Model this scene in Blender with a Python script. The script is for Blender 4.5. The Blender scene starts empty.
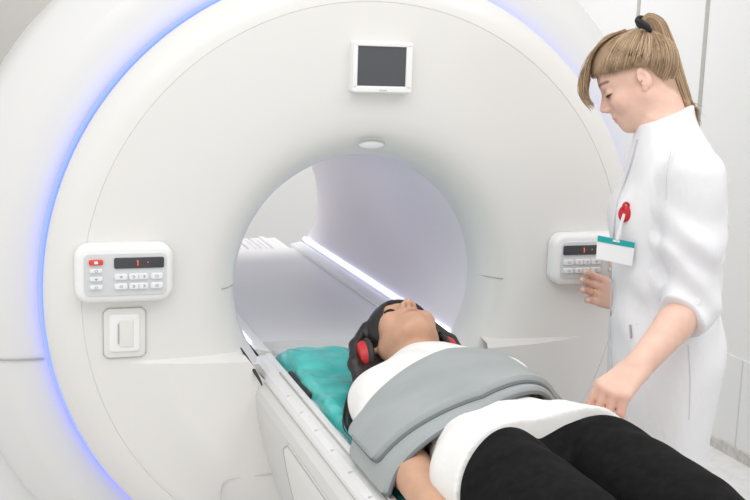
import bpy, bmesh, math, random
import numpy as np
from mathutils import Vector, Matrix
random.seed(7); rng = np.random.default_rng(7)
C = bpy.context.scene.collection
PI = math.pi

# ------------------------------------------------------------------ camera
CAM = np.array([-.79266, -2.47224, 1.5334]); YAW, PIT, ROL, FPX = .32592, .17523, .03211, 1100.12
fw = np.array([math.sin(YAW)*math.cos(PIT), math.cos(YAW)*math.cos(PIT), -math.sin(PIT)])
r0 = np.array([math.cos(YAW), -math.sin(YAW), 0.]); u0 = np.cross(r0, fw)
rt = r0*math.cos(ROL)+u0*math.sin(ROL); up = u0*math.cos(ROL)-r0*math.sin(ROL)
cd = bpy.data.cameras.new('camera'); cam = bpy.data.objects.new('camera', cd); C.objects.link(cam)
M = Matrix(((rt[0], up[0], -fw[0], CAM[0]), (rt[1], up[1], -fw[1], CAM[1]), (rt[2], up[2], -fw[2], CAM[2]), (0, 0, 0, 1)))
cam.matrix_world = M
cd.sensor_width = 36; cd.lens = FPX/750*36; cd.clip_start = .05
cd.dof.use_dof = False
bpy.context.scene.camera = cam

VH = np.array([.542, .840, 0.]); P0 = np.array([.48, -.5, 0.])
def W(px, py, off=0.):
    """point seen at a pixel, on the upright plane through the standing person"""
    v = fw+rt*(px-375)/FPX+up*(250-py)/FPX
    t = ((P0-CAM)@VH+off)/(v@VH)
    return CAM+t*v

# ------------------------------------------------------------------ materials
def mat(name, col, rough=.5, metal=0., bump=None, vary=None, sss=0., emit=None, spec=.5, coat=0., attr=False):
    m = bpy.data.materials.new(name); m.use_nodes = True
    nt = m.node_tree; b = nt.nodes['Principled BSDF']
    b.inputs['Base Color'].default_value = (*col, 1)
    b.inputs['Roughness'].default_value = rough; b.inputs['Metallic'].default_value = metal
    b.inputs['Specular IOR Level'].default_value = spec
    if coat: b.inputs['Coat Weight'].default_value = coat; b.inputs['Coat Roughness'].default_value = .12
    if sss:
        b.inputs['Subsurface Weight'].default_value = sss
        b.inputs['Subsurface Radius'].default_value = (.012, .005, .003); b.inputs['Subsurface Scale'].default_value = 1.
    tc = nt.nodes.new('ShaderNodeTexCoord')
    src = None
    if attr:
        a = nt.nodes.new('ShaderNodeAttribute'); a.attribute_name = 'tint'; src = a.outputs['Color']
        nt.links.new(src, b.inputs['Base Color'])
    if vary:  # (scale xyz, second colour, detail)
        mp = nt.nodes.new('ShaderNodeMapping'); mp.inputs['Scale'].default_value = vary[0]
        n = nt.nodes.new('ShaderNodeTexNoise'); n.inputs['Scale'].default_value = 1; n.inputs['Detail'].default_value = vary[2]
        rp = nt.nodes.new('ShaderNodeValToRGB'); rp.color_ramp.elements[0].position = .35; rp.color_ramp.elements[1].position = .68
        rp.color_ramp.elements[0].color = (*col, 1); rp.color_ramp.elements[1].color = (*vary[1], 1)
        nt.links.new(tc.outputs['Object'], mp.inputs[0]); nt.links.new(mp.outputs[0], n.inputs['Vector'])
        nt.links.new(n.outputs['Fac'], rp.inputs[0])
        if attr:
            mx = nt.nodes.new('ShaderNodeMixRGB'); mx.blend_type = 'MULTIPLY'; mx.inputs[0].default_value = 1
            nt.links.new(src, mx.inputs[1]); nt.links.new(rp.outputs[0], mx.inputs[2]); nt.links.new(mx.outputs[0], b.inputs['Base Color'])
        else: nt.links.new(rp.outputs[0], b.inputs['Base Color'])
    if bump:  # (scale xyz, strength, distance)
        mp = nt.nodes.new('ShaderNodeMapping'); mp.inputs['Scale'].default_value = bump[0]
        n = nt.nodes.new('ShaderNodeTexNoise'); n.inputs['Scale'].default_value = 1; n.inputs['Detail'].default_value = 3
        bp = nt.nodes.new('ShaderNodeBump'); bp.inputs['Strength'].default_value = bump[1]; bp.inputs['Distance'].default_value = bump[2]
        nt.links.new(tc.outputs['Object'], mp.inputs[0]); nt.links.new(mp.outputs[0], n.inputs['Vector'])
        nt.links.new(n.outputs['Fac'], bp.inputs['Height']); nt.links.new(bp.outputs[0], b.inputs['Normal'])
    if emit:
        b.inputs['Emission Color'].default_value = (*emit[0], 1); b.inputs['Emission Strength'].default_value = emit[1]
    return m

MT = dict(
    plastic=mat('gantry_plastic', (.80, .785, .76), .34, coat=.15, bump=((2, 2, 2), .02, .01)),
    shell=mat('shell_plastic', (.77, .77, .76), .38, coat=.1, bump=((2, 2, 2), .02, .01)),
    seam=mat('seam_grey', (.42, .41, .39), .8, vary=((30, 30, 30), (.46, .45, .43), 2)),  # flat dark grey for seams, joints and grooves
    softseam=mat('panel_joint', (.62, .61, .59), .7, vary=((30, 30, 30), (.66, .65, .63), 2)),
    bore=mat('bore_liner', (.90, .86, .885), .32, bump=((3, 3, 3), .02, .01)),
    bridge=mat('bore_bridge', (.82, .80, .82), .35, vary=((45, .5, 45), (.66, .64, .67), 3)),
    blue=mat('blue_led', (.1, .15, .9), .5, emit=((.12, .17, 1.), 2.3)),
    boreled=mat('bore_led', (.8, .85, 1), .5, emit=((.70, .76, 1.), 2.2)),
    panel=mat('panel_plastic', (.88, .88, .87), .35, coat=.2, bump=((9, 9, 9), .02, .005)),
    fascia=mat('panel_fascia', (.66, .68, .69), .5, vary=((8, 8, 8), (.69, .71, .72), 2)),
    button=mat('button_white', (.84, .85, .86), .4, bump=((40, 40, 40), .05, .001)),
    red=mat('button_red', (.75, .07, .04), .4, bump=((40, 40, 40), .05, .001)),
    icon=mat('button_icon', (.30, .31, .33), .6, vary=((50, 50, 50), (.36, .37, .38), 1)),
    display=mat('display_dark', (.055, .056, .062), .25, bump=((20, 20, 20), .02, .001)),
    digit=mat('display_digit', (.5, .1, .05), .5, emit=((1, .12, .05), .8)),
    screen=mat('screen_dark', (.075, .08, .09), .18, bump=((20, 20, 20), .01, .001)),
    tablep=mat('table_plastic', (.67, .66, .64), .4, coat=.1, bump=((3, 3, 3), .02, .01)),
    rail=mat('table_rail', (.80, .80, .80), .3, coat=.2, bump=((8, 8, 8), .02, .01)),
    rubber=mat('black_rubber', (.03, .03, .032), .6, bump=((60, 60, 60), .1, .001)),
    teal=mat('teal_sheet', (.010, .42, .40), .34, vary=((9, 12, 9), (.13, .62, .57), 4), bump=((34, 40, 30), .35, .008), coat=.2),
    wrap=mat('grey_wrap', (.33, .36, .36), .5, vary=((9, 14, 9), (.37, .40, .40), 3), bump=((40, 60, 40), .12, .003)),
    piping=mat('wrap_piping', (.15, .165, .17), .6, bump=((90, 90, 90), .1, .001)),
    coat=mat('coat_cotton', (.83, .83, .85), .75, bump=((16, 16, 8), .55, .014)),
    coatseam=mat('coat_seam', (.55, .53, .57), .8, vary=((40, 40, 40), (.60, .58, .62), 1)),
    shirt=mat('white_jersey', (.83, .82, .80), .8, bump=((16, 9, 16), .3, .012)),
    pants=mat('black_denim', (.006, .006, .0065), .85, spec=.12, vary=((60, 60, 60), (.010, .010, .011), 3), bump=((12, 12, 12), .2, .01)),
    skin=mat('skin_fair', (1, 1, 1), .5, sss=.12, vary=((40, 40, 40), (.93, .90, .89), 3), attr=True),
    skin2=mat('skin_tan', (1, 1, 1), .48, sss=.12, vary=((40, 40, 40), (.93, .90, .89), 3), attr=True),
    blond=mat('hair_blond_base', (.33, .215, .135), .5, vary=((60, 60, 25), (.42, .285, .185), 3), bump=((160, 160, 60), .5, .004)),
    blond1=mat('hair_blond_light', (.57, .405, .25), .45, vary=((30, 30, 30), (.66, .485, .315), 1)),
    blond2=mat('hair_blond_mid', (.37, .24, .14), .45, vary=((30, 30, 30), (.44, .295, .18), 1)),
    blond3=mat('hair_blond_dark', (.22, .14, .09), .45, vary=((30, 30, 30), (.27, .175, .11), 1)),
    black=mat('hair_black', (.010, .008, .008), .38, vary=((60, 20, 60), (.022, .016, .014), 2), bump=((140, 40, 140), .5, .004)),
    lash=mat('lash_brown', (.05, .03, .022), .7, bump=((90, 90, 90), .1, .001)),
    tie=mat('hair_tie', (.015, .015, .018), .7, bump=((90, 90, 90), .3, .002)),
    phone=mat('headphone_red', (.55, .025, .03), .4, bump=((60, 60, 60), .1, .001)),
    badge=mat('badge_red', (.55, .01, .02), .35, bump=((60, 60, 60), .05, .001)),
    card=mat('card_white', (.84, .85, .86), .45, bump=((40, 40, 40), .03, .001)),
    cardteal=mat('card_teal', (.0, .36, .36), .45, bump=((40, 40, 40), .03, .001)),
    clear=mat('clear_plastic', (.75, .75, .76), .3, bump=((40, 40, 40), .03, .001)),
    gold=mat('gold', (.85, .58, .22), .25, metal=1., bump=((90, 90, 90), .05, .001)),
    steel=mat('steel', (.45, .42, .43), .35, metal=.8, bump=((90, 90, 90), .05, .001)),
    wall=mat('white_wall_panel', (.77, .77, .765), .55, bump=((5, 5, 5), .03, .01)),
    wallshade=mat('wall_shade_tone', (.50, .485, .46), .7, bump=((5, 5, 5), .03, .01)),  # back wall with its shade put into the colour
    wains=mat('wainscot', (.77, .775, .775), .6, bump=((5, 5, 5), .03, .01)),
    skirt=mat('grey_stone_skirting', (.50, .48, .46), .6, vary=((35, 35, 35), (.66, .64, .62), 5)),
    floor=mat('speckled_floor', (.72, .71, .70), .4, vary=((22, 22, 22), (.80, .795, .79), 6)),
)

# ------------------------------------------------------------------ object helpers
def link(name, verts, faces, m, parent=None, smooth=True, mats=None, sharp=38):
    me = bpy.data.meshes.new(name)
    me.from_pydata([tuple(map(float, v)) for v in verts], [], faces); me.update()
    if smooth:
        bm = bmesh.new(); bm.from_mesh(me); bmesh.ops.recalc_face_normals(bm, faces=bm.faces[:]); bm.to_mesh(me); bm.free()
        me.polygons.foreach_set('use_smooth', [True]*len(me.polygons)); me.set_sharp_from_angle(angle=math.radians(sharp))
    for mm in (mats or [m]): me.materials.append(mm)
    o = bpy.data.objects.new(name, me); C.objects.link(o)
    if parent: o.parent = parent; o.matrix_parent_inverse = parent.matrix_world.inverted()
    return o
def empty(name, loc):
    o = bpy.data.objects.new(name, None); C.objects.link(o); o.location = loc
    o.matrix_world = Matrix.Translation(loc); o.empty_display_size = .1
    return o
def tag(o, label=None, cat=None, group=None, kind=None):
    if label: o['label'] = label
    if cat: o['category'] = cat
    if group: o['group'] = group
    if kind: o['kind'] = kind
    return o
class MB:
    def __init__(s): s.v = []; s.f = []
    def add(s, v, f):
        n = len(s.v); s.v += [tuple(map(float, p)) for p in v]; s.f += [tuple(i+n for i in q) for q in f]; return s
    def build(s, name, m, parent=None, smooth=True): return link(name, s.v, s.f, m, parent, smooth)
def rbox(c, size, r=.004, seg=3, mb=None):
    """rounded box: superellipsoid-free, by sweeping rounded rectangles along x,z plane; depth axis y"""
    mb = mb or MB(); sx, sy, sz = (s/2 for s in size); r = min(r, sx*.999, sy*.999, sz*.999)
    rings = []
    for k in range(seg+1):
        a = PI/2*k/seg; rings.append((-sy+r-r*math.sin(PI/2-a+0) if False else -sy+r*(1-math.sin(a)), r*(1-math.cos(a))))
    rings = [(y, ins) for y, ins in rings]
    prof = [( -sy, r)] + [(-sy+r*(1-math.cos(PI/2*k/seg)), r*(1-math.sin(PI/2*k/seg))) for k in range(1, seg+1)]
    prof = prof+[(-y, i) for y, i in reversed(prof)]
    V = []; F = []; n = 4*(seg+2)
    rr = max(r, .0005)
    for y, ins in prof:
        for q, (qx, qz) in enumerate(((1, 1), (-1, 1), (-1, -1), (1, -1))):
            for k in range(seg+2):
                a = q*PI/2+PI/2*k/(seg+1)
                R = max(rr-ins, .0002)
                V.append((c[0]+qx*(sx-rr)+R*math.cos(a), c[1]+y, c[2]+qz*(sz-rr)+R*math.sin(a)))
    for i in range(len(prof)-1):
        for j in range(n):
            F.append((i*n+j, i*n+(j+1) % n, (i+1)*n+(j+1) % n, (i+1)*n+j))
    F.append(tuple(range(n))[::1]); F.append(tuple((len(prof)-1)*n+j for j in reversed(range(n))))
    return mb.add(V, F)
def plate(c, w, h, d, cr, b=.003, seg=5, mb=None):
    """rounded-corner slab standing in the xz plane, front toward -y, corner radius cr, edge bevel b"""
    mb = mb or MB(); V = []; F = []; n = 4*(seg+1)
    prof = [(-d/2, b)]+[(-d/2+b*(1-math.cos(PI/2*k/4)), b*(1-math.sin(PI/2*k/4))) for k in range(1, 5)]+[(d/2, 0)]
    for y, ins in prof:
        for q, (qx, qz) in enumerate(((1, 1), (-1, 1), (-1, -1), (1, -1))):
            for k in range(seg+1):
                a = q*PI/2+PI/2*k/seg; R = max(cr-ins, .0001)
                V.append((c[0]+qx*(w/2-cr)+R*math.cos(a), c[1]+y, c[2]+qz*(h/2-cr)+R*math.sin(a)))
    for i in range(len(prof)-1):
        for j in range(n): F.append((i*n+j, i*n+(j+1) % n, (i+1)*n+(j+1) % n, (i+1)*n+j))
    F.append(tuple(reversed(range(n))) if False else tuple(range(n))); F.append(tuple((len(prof)-1)*n+j for j in reversed(range(n))))
    return mb.add(V, F)
def lathe(prof, n=160, zc=1.0, mb=None, a0=0, a1=2*PI, xc=0):
    """profile of (R, y) about the bore axis"""
    mb = mb or MB(); V = []; F = []; full = abs(a1-a0-2*PI) < 1e-6; m = n if full else n+1
    for R, y in prof:
        for j in range(m):
            a = a0+(a1-a0)*j/n; V.append((xc+R*math.cos(a), y, zc+R*math.sin(a)))
    for i in range(len(prof)-1):
        for j in range(n):
            k = (j+1) % m; F.append((i*m+j, (i+1)*m+j, (i+1)*m+k, i*m+k))
    return mb.add(V, F)
def extrude_y(prof, y0, y1, mb=None, cap=True, ny=1):
    mb = mb or MB(); n = len(prof); V = []; F = []
    for k in range(ny+1):
        y = y0+(y1-y0)*k/ny; V += [(x, y, z) for x, z in prof]
    for k in range(ny):
        for j in range(n): F.append((k*n+j, k*n+(j+1) % n, (k+1)*n+(j+1) % n, (k+1)*n+j))
    if cap: F.append(tuple(reversed(range(n)))); F.append(tuple(ny*n+j for j in range(n)))
    return mb.add(V, F)
def tube(path, rad, mb=None, n=8, cap=True):
    mb = mb or MB(); P = [Vector(p) for p in path]; V = []; F = []
    rads = rad if hasattr(rad, '__len__') else [rad]*len(P)
    t = (P[1]-P[0]).normalized(); nx = t.orthogonal().normalized()
    for i, p in enumerate(P):
        t = (P[min(i+1, len(P)-1)]-P[max(i-1, 0)]).normalized()
        nx = (nx-t*nx.dot(t)).normalized(); ny = t.cross(nx)
        for j in range(n):
            a = 2*PI*j/n; V.append(p+(nx*math.cos(a)+ny*math.sin(a))*rads[i])
    for i in range(len(P)-1):
        for j in range(n): F.append((i*n+j, i*n+(j+1) % n, (i+1)*n+(j+1) % n, (i+1)*n+j))
    if cap: F.append(tuple(reversed(range(n)))); F.append(tuple((len(P)-1)*n+j for j in range(n)))
    return mb.add(V, F)
def spline(pts, n):
    """Catmull-Rom through the points"""
    P = np.array(pts, float); P = np.vstack([2*P[0]-P[1], P, 2*P[-1]-P[-2]]); out = []
    m = len(pts)-1
    for k in range(n):
        s = m*k/(n-1); i = min(int(s), m-1); t = s-i; a, b, c, d = P[i:i+4]
        out.append(.5*((2*b)+(-a+c)*t+(2*a-5*b+4*c-d)*t*t+(-a+3*b-3*c+d)*t**3))
    return np.array(out)
def fix_normals(o):
    bm = bmesh.new(); bm.from_mesh(o.data); bmesh.ops.recalc_face_normals(bm, faces=bm.faces[:]); bm.to_mesh(o.data); bm.free(); return o

# ------------------------------------------------------------------ implicit surfaces (bodies and clothes)
def axis_grid(segs):
    """segs = [(start, spacing), ..., (end, None)]"""
    out = []
    for (a, h), (b, _) in zip(segs[:-1], segs[1:]): out.append(np.linspace(a, b, max(2, int(round((b-a)/h))+1))[:-1])
    return np.append(np.concatenate(out), segs[-1][0]).astype(np.float32)
class Field:
    def __init__(s, xs, ys, zs):
        s.g = [axis_grid(a) for a in (xs, ys, zs)]
        s.F = np.full([len(a) for a in s.g], .08, np.float32)
    def sub(s, lo, hi):
        sl = []
        for a, l, h in zip(s.g, lo, hi):
            i = max(np.searchsorted(a, l)-1, 0); j = min(np.searchsorted(a, h)+1, len(a)); sl.append(slice(int(i), int(max(j, i+1))))
        X, Y, Z = s.g[0][sl[0]][:, None, None], s.g[1][sl[1]][None, :, None], s.g[2][sl[2]][None, None, :]
        return tuple(sl), X, Y, Z
    def put(s, sl, d, k, op='u'):
        a = s.F[sl]
        if op == 'u':
            if k > 0:
                h = np.clip(.5+.5*(a-d)/k, 0, 1); a = a*(1-h)+d*h-k*h*(1-h)
            else: a = np.minimum(a, d)
        else:
            if k > 0:
                h = np.clip(.5-.5*(a+d)/k, 0, 1); a = a*(1-h)-d*h+k*h*(1-h)
            else: a = np.maximum(a, -d)
        s.F[sl] = a
    def cone(s, a, b, ra, rb, k=.01, op='u'):
        a = np.array(a, float); b = np.array(b, float); m = max(ra, rb)+.05
        sl, X, Y, Z = s.sub(np.minimum(a, b)-m, np.maximum(a, b)+m)
        d = b-a; L2 = d@d+1e-12
        px, py, pz = X-a[0], Y-a[1], Z-a[2]
        t = np.clip((px*d[0]+py*d[1]+pz*d[2])/L2, 0, 1)
        D = np.sqrt((px-t*d[0])**2+(py-t*d[1])**2+(pz-t*d[2])**2)-(ra+(rb-ra)*t)
        s.put(sl, D.astype(np.float32), k, op)
    def chain(s, pts, rads, k=.01, first=None):
        for i in range(len(pts)-1): s.cone(pts[i], pts[i+1], rads[i], rads[i+1], k if i or first is None else first)
    def ell(s, c, r, R=None, k=.01, op='u'):
        c = np.array(c, float); r = np.array(r, float); R = np.eye(3) if R is None else R
        m = np.abs(R)@r+.05
        sl, X, Y, Z = s.sub(c-m, c+m); px, py, pz = X-c[0], Y-c[1], Z-c[2]
        q = [(R[0, i]*px+R[1, i]*py+R[2, i]*pz)/r[i] for i in range(3)]
        k0 = np.sqrt(q[0]**2+q[1]**2+q[2]**2); k1 = np.sqrt((q[0]/r[0])**2+(q[1]/r[1])**2+(q[2]/r[2])**2)+1e-6
        D = np.where(k0 < 1e-3, -r.min(), k0*(k0-1)/k1)
        s.put(sl, D.astype(np.float32), k, op)
    def loft(s, secs, along, A, B, k=.02, ex=2., op='u', grow=0.):
        """secs: (t, centre (2 coords), half a, half b) with t on axis `along` ('z' or 'y'); A,B unit 2-vectors across"""
        T = np.array([q[0] for q in secs]); o = np.argsort(T); T = T[o]
        c0, c1, a, b = (np.array([f(secs[i]) for i in o]) for f in (lambda q: q[1][0], lambda q: q[1][1], lambda q: q[2], lambda q: q[3]))
        def sm(v):  # smooth interpolation
            tt = np.linspace(T[0], T[-1], 200); y = np.interp(tt, T, v)
            ker = np.hanning(25); ker /= ker.sum(); yp = np.pad(y, 12, mode='edge'); return tt, np.convolve(yp, ker, 'valid')
        ax = 2 if along == 'z' else 1
        m = max(a.max(), b.max())+.06
        if ax == 2: lo = (c0.min()-m, c1.min()-m, T[0]-.05); hi = (c0.max()+m, c1.max()+m, T[-1]+.05)
        else: lo = (c0.min()-m, T[0]-.05, c1.min()-m); hi = (c0.max()+m, T[-1]+.05, c1.max()+m)
        sl, X, Y, Z = s.sub(lo, hi)
        Q = Z if ax == 2 else Y; q = np.clip(Q, T[0], T[-1])
        g = lambda v: np.interp(q.ravel(), *sm(v)).reshape(q.shape)
        p0 = X-g(c0); p1 = (Y if ax == 2 else Z)-g(c1)
        la = np.abs(A[0]*p0+A[1]*p1)/(g(a)+grow); lb = np.abs(B[0]*p0+B[1]*p1)/(g(b)+grow)
        rr = (la**ex+lb**ex)**(1/ex)
        D = (rr-1)*np.minimum(g(a), g(b))
        D = np.maximum(D, np.maximum(T[0]-Q, Q-T[-1]))
        s.put(sl, D.astype(np.float32), k, op)
    def cut(s, p, n, lo=None, hi=None, k=0.):
        """remove the half-space on the +n side of p (inside the box lo..hi)"""
        big = 9.; sl, X, Y, Z = s.sub(lo if lo is not None else (-big,)*3, hi if hi is not None else (big,)*3)
        n = np.array(n, float); n /= np.linalg.norm(n)
        D = -((X-p[0])*n[0]+(Y-p[1])*n[1]+(Z-p[2])*n[2])
        s.put(sl, D.astype(np.float32)*np.ones_like(s.F[sl]), k, 's')
    def warp(s, fn):
        X, Y, Z = s.g[0][:, None, None], s.g[1][None, :, None], s.g[2][None, None, :]
        s.F -= fn(X, Y, Z).astype(np.float32)
    def mesh(s, smooth=1):
        F = s.F; I = F < 0
        n = np.array(F.shape)
        act = np.zeros(n-1, np.int8)
        for i in (0, 1):
            for j in (0, 1):
                for k in (0, 1): act += I[i:n[0]-1+i, j:n[1]-1+j, k:n[2]-1+k]
        ci = np.argwhere((act > 0) & (act < 8)); del act
        V = np.zeros((len(ci), 3)); cnt = np.zeros(len(ci))
        cs = [(i, j, k) for i in (0, 1) for j in (0, 1) for k in (0, 1)]
        val = {c: F[ci[:, 0]+c[0], ci[:, 1]+c[1], ci[:, 2]+c[2]] for c in cs}
        pos = {c: np.stack([s.g[a][ci[:, a]+c[a]] for a in range(3)], 1) for c in cs}
        for c in cs:
            for a in range(3):
                if c[a] == 0:
                    d = tuple(c[i]+(i == a) for i in range(3)); fa, fb = val[c], val[d]
                    mk = (fa < 0) != (fb < 0); t = np.where(mk, fa/(fa-fb+1e-20), 0)
                    V += np.where(mk[:, None], pos[c]+t[:, None]*(pos[d]-pos[c]), 0); cnt += mk
        V /= cnt[:, None]
        idx = np.full(n-1, -1, np.int32); idx[ci[:, 0], ci[:, 1], ci[:, 2]] = np.arange(len(ci))
        Q = []
        for a in range(3):
            b, c = (a+1) % 3, (a+2) % 3
            s0 = [slice(None)]*3; s1 = [slice(None)]*3; s0[a] = slice(0, -1); s1[a] = slice(1, None)
            A0 = I[tuple(s0)]; A1 = I[tuple(s1)]
            e = np.argwhere(A0 != A1); e = e[(e[:, b] > 0) & (e[:, c] > 0) & (e[:, b] < n[b]-1) & (e[:, c] < n[c]-1)]
            fl = A0[e[:, 0], e[:, 1], e[:, 2]]
            def at(db, dc):
                q = e.copy(); q[:, b] -= db; q[:, c] -= dc; return idx[q[:, 0], q[:, 1], q[:, 2]]
            q = np.stack([at(1, 1), at(0, 1), at(0, 0), at(1, 0)], 1)
            q[~fl] = q[~fl][:, ::-1]; Q.append(q)
        Q = np.concatenate(Q)
        return V, Q
def mesh_obj(name, V, Q, m, parent=None, tint=None):
    me = bpy.data.meshes.new(name); me.vertices.add(len(V)); me.vertices.foreach_set('co', V.astype(np.float32).ravel())
    me.loops.add(Q.size); me.loops.foreach_set('vertex_index', Q.astype(np.int32).ravel())
    me.polygons.add(len(Q)); me.polygons.foreach_set('loop_start', np.arange(0, Q.size, 4, dtype=np.int32))
    me.update(calc_edges=True); me.validate()
    me.polygons.foreach_set('use_smooth', [True]*len(me.polygons)); me.materials.append(m)
    if tint is not None:
        at = me.color_attributes.new('tint', 'FLOAT_COLOR', 'POINT')
        at.data.foreach_set('color', np.hstack([tint, np.ones((len(V), 1))]).astype(np.float32).ravel())
    o = bpy.data.objects.new(name, me); C.objects.link(o)
    if parent: o.parent = parent; o.matrix_parent_inverse = parent.matrix_world.inverted()
    return o
def rot(head, pitch, roll):
    ca, sa, cb, sb, cc, sc = math.cos(head), math.sin(head), math.cos(pitch), math.sin(pitch), math.cos(roll), math.sin(roll)
    return np.array([[ca, -sa, 0], [sa, ca, 0], [0, 0, 1]])@np.array([[cb, 0, sb], [0, 1, 0], [-sb, 0, cb]])@np.array([[1, 0, 0], [0, cc, -sc], [0, sc, cc]])

# head frame: u forward, w left, v up; origin between the ear canals
class Head:
    def __init__(s, o, R, sc): s.o = np.array(o, float); s.R = R; s.s = sc
    def P(s, u, w, v): return s.o+s.R@(np.array([u, w, v])*s.s)
    def loc(s, V): return (V-s.o)@s.R/s.s
    def e(s, F, c, r, k, op='u', tilt=None): F.ell(s.P(*c), np.array(r)*s.s, s.R if tilt is None else s.R@tilt, k*s.s, op)
    def c(s, F, a, b, ra, rb, k, op='u'): F.cone(s.P(*a), s.P(*b), ra*s.s, rb*s.s, k*s.s, op)
    def sculpt(s, F):
        s.e(F, (.000, 0, .040), (.087, .072, .068), .02)          # cranium
        s.e(F, (.022, 0, .040), (.066, .062, .058), .02)           # forehead
        s.e(F, (.036, 0, -.025), (.046, .056, .064), .025)         # face mass
        for w in (-1, 1):
            s.c(F, (.006, w*.050, -.030), (.055, w*.018, -.075), .018, .015, .022)   # jaw
            s.e(F, (.058, w*.037, -.018), (.026, .024, .024), .015)                  # cheek
        s.e(F, (.066, 0, -.076), (.015, .018, .013), .015)         # chin
        s.e(F, (.066, 0, -.050), (.021, .027, .026), .015)         # muzzle
        for w in (-1, 1): s.e(F, (.090, w*.031, .010), (.016, .019, .013), .014, 's')  # eye socket
        s.c(F, (.078, -.026, .030), (.078, .026, .030), .011, .011, .014)            # brow ridge
        s.c(F, (.084, 0, .018), (.103, 0, -.018), .0065, .0088, .010)
        s.c(F, (.084, 0, -.024), (.0815, 0, -.044), .008, .009, .008)
        s.e(F, (.074, 0, -.014), (.021, .027, .022), .010)                # nose bridge
        for w in (-1, 1): s.e(F, (.095, w*.0105, -.022), (.010, .0075, .0075), .006) # nostril wing
        for w in (-1, 1): s.e(F, (.072, w*.031, .008), (.0135, .0155, .0125), .004)  # eyelid over the eye
        s.e(F, (.0850, 0, -.0465), (.0075, .019, .0052), .004)     # upper lip
        s.e(F, (.0830, 0, -.0555), (.0075, .016, .0058), .003)     # lower lip
        s.c(F, (.0930, -.016, -.0508), (.0930, .016, -.0508), .0018, .0018, .003, 's')
        for w in (-1, 1):
            tl = rot(w*.35, .18, 0)
            s.e(F, (-.006, w*.071, .006), (.0155, .0065, .025), .004, tilt=tl)
            s.e(F, (-.003, w*.079, .009), (.0085, .0065, .013), .003, 's', tilt=tl)
            s.e(F, (.001, w*.077, .000), (.004, .005, .005), .003, 's', tilt=tl)
            s.e(F, (.002, w*.070, -.016), (.007, .0055, .008), .004)
    def tint(s, V, base, lip, dark, brow, blush):
        L = s.loc(V); u, w, v = L.T; T = np.tile(np.array(base), (len(V), 1)).astype(float); near = (np.abs(L) < .16).all(1)
        def blend(mask, col):
            T[:] = T*(1-mask[:, None])+np.array(col)*mask[:, None]
        a = np.abs(w)
        bl = np.exp(-((a-.042)/.022)**2-((v+.020)/.022)**2)*(u > .02)*near*.55
        blend(bl, blush)
        lm = np.clip(1.5-np.sqrt((w/.019)**2+((v+.0505)/.0105)**2)*1.4, 0, 1)*(u > .075)*near; blend(lm, lip)
        by = .030+.004*np.cos((a-.030)/.02); bm = np.clip(1.6-np.abs(v-by)/.0030-np.clip((np.abs(a-.032)-.016)/.004, 0, 9), 0, 1)*(u > .05)*near; blend(bm*.95, brow)
        ly = .0035-.002*np.cos((a-.031)/.011); em = np.clip(1.7-np.abs(v-ly)/.0020-np.clip((np.abs(a-.032)-.014)/.003, 0, 9), 0, 1)*(u > .055)*near; blend(em, dark)
        nm = np.clip(1.3-np.sqrt(((a-.0065)/.0035)**2+((v+.0285)/.003)**2), 0, 1)*(u > .085)*near; blend(nm*.6, dark)
        return T
def lashes(h, parent, m, r=.0019):
    for s_ in (-1, 1):
        P = []
        for a in np.linspace(-1.05, 1.05, 13): P.append(h.P(.072+.0142*math.cos(a)*.95, s_*.031+.0160*math.sin(a), .0045-.0012*math.cos(a)))
        tube(P, [h.s*r*(.35+.65*math.cos(a*.9)) for a in np.linspace(-1.05, 1.05, 13)], n=6).build('eyelashes', m, parent)
def hand(F, wrist, fwd, back, side, fingers, thumb, sc=1., wr=.026, k=.004):
    """fwd: along the palm, back: out of the back of the hand, side: toward the thumb; fingers: four (spread, bends, extra length)"""
    w = np.array(wrist, float); f = np.array(fwd, float); f /= np.linalg.norm(f)
    b = np.array(back, float); b -= f*(b@f); b /= np.linalg.norm(b)
    t = np.cross(b, f)*side; pts = {}
    for j, o in enumerate((.027, .009, -.009, -.026)):
        F.cone(w+t*o*.55*sc+f*.008*sc, w+(f*(.078-.004*(j in (0, 3))-.006*(j == 3))+t*o)*sc, .0135*sc, .0118*sc, .012)
    for j, o in enumerate((.028, .0095, -.0095, -.027)):
        root = w+(f*(.080-.003*(j == 0)-.008*(j == 3))+t*o)*sc
        lens = np.array([(.040, .025, .020), (.044, .028, .021), (.041, .026, .021), (.032, .020, .018)][j])*sc
        sp, bends = fingers[j]; ang = 0; p = root; ps = [p]
        base = f*math.cos(sp)+t*math.sin(sp)
        for L, be in zip(lens, bends):
            ang += be; p = p+(base*math.cos(ang)-b*math.sin(ang))*L; ps.append(p)
        F.chain(ps, [.0096*sc, .0086*sc, .0078*sc, .0064*sc], .002, k)
        pts[j] = ps
    root = w+(f*.022+t*.020-b*.006)*sc; ps = [root]
    for d, L in zip(thumb, (.044, .034, .026)):
        d = np.array(d, float); d = f*d[0]+t*d[1]+b*d[2]; d /= np.linalg.norm(d); ps.append(ps[-1]+d*L*sc)
    F.chain(ps, [.0155*sc, .0112*sc, .0098*sc, .0078*sc], .003, .010)
    pts['t'] = ps
    return pts

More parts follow.
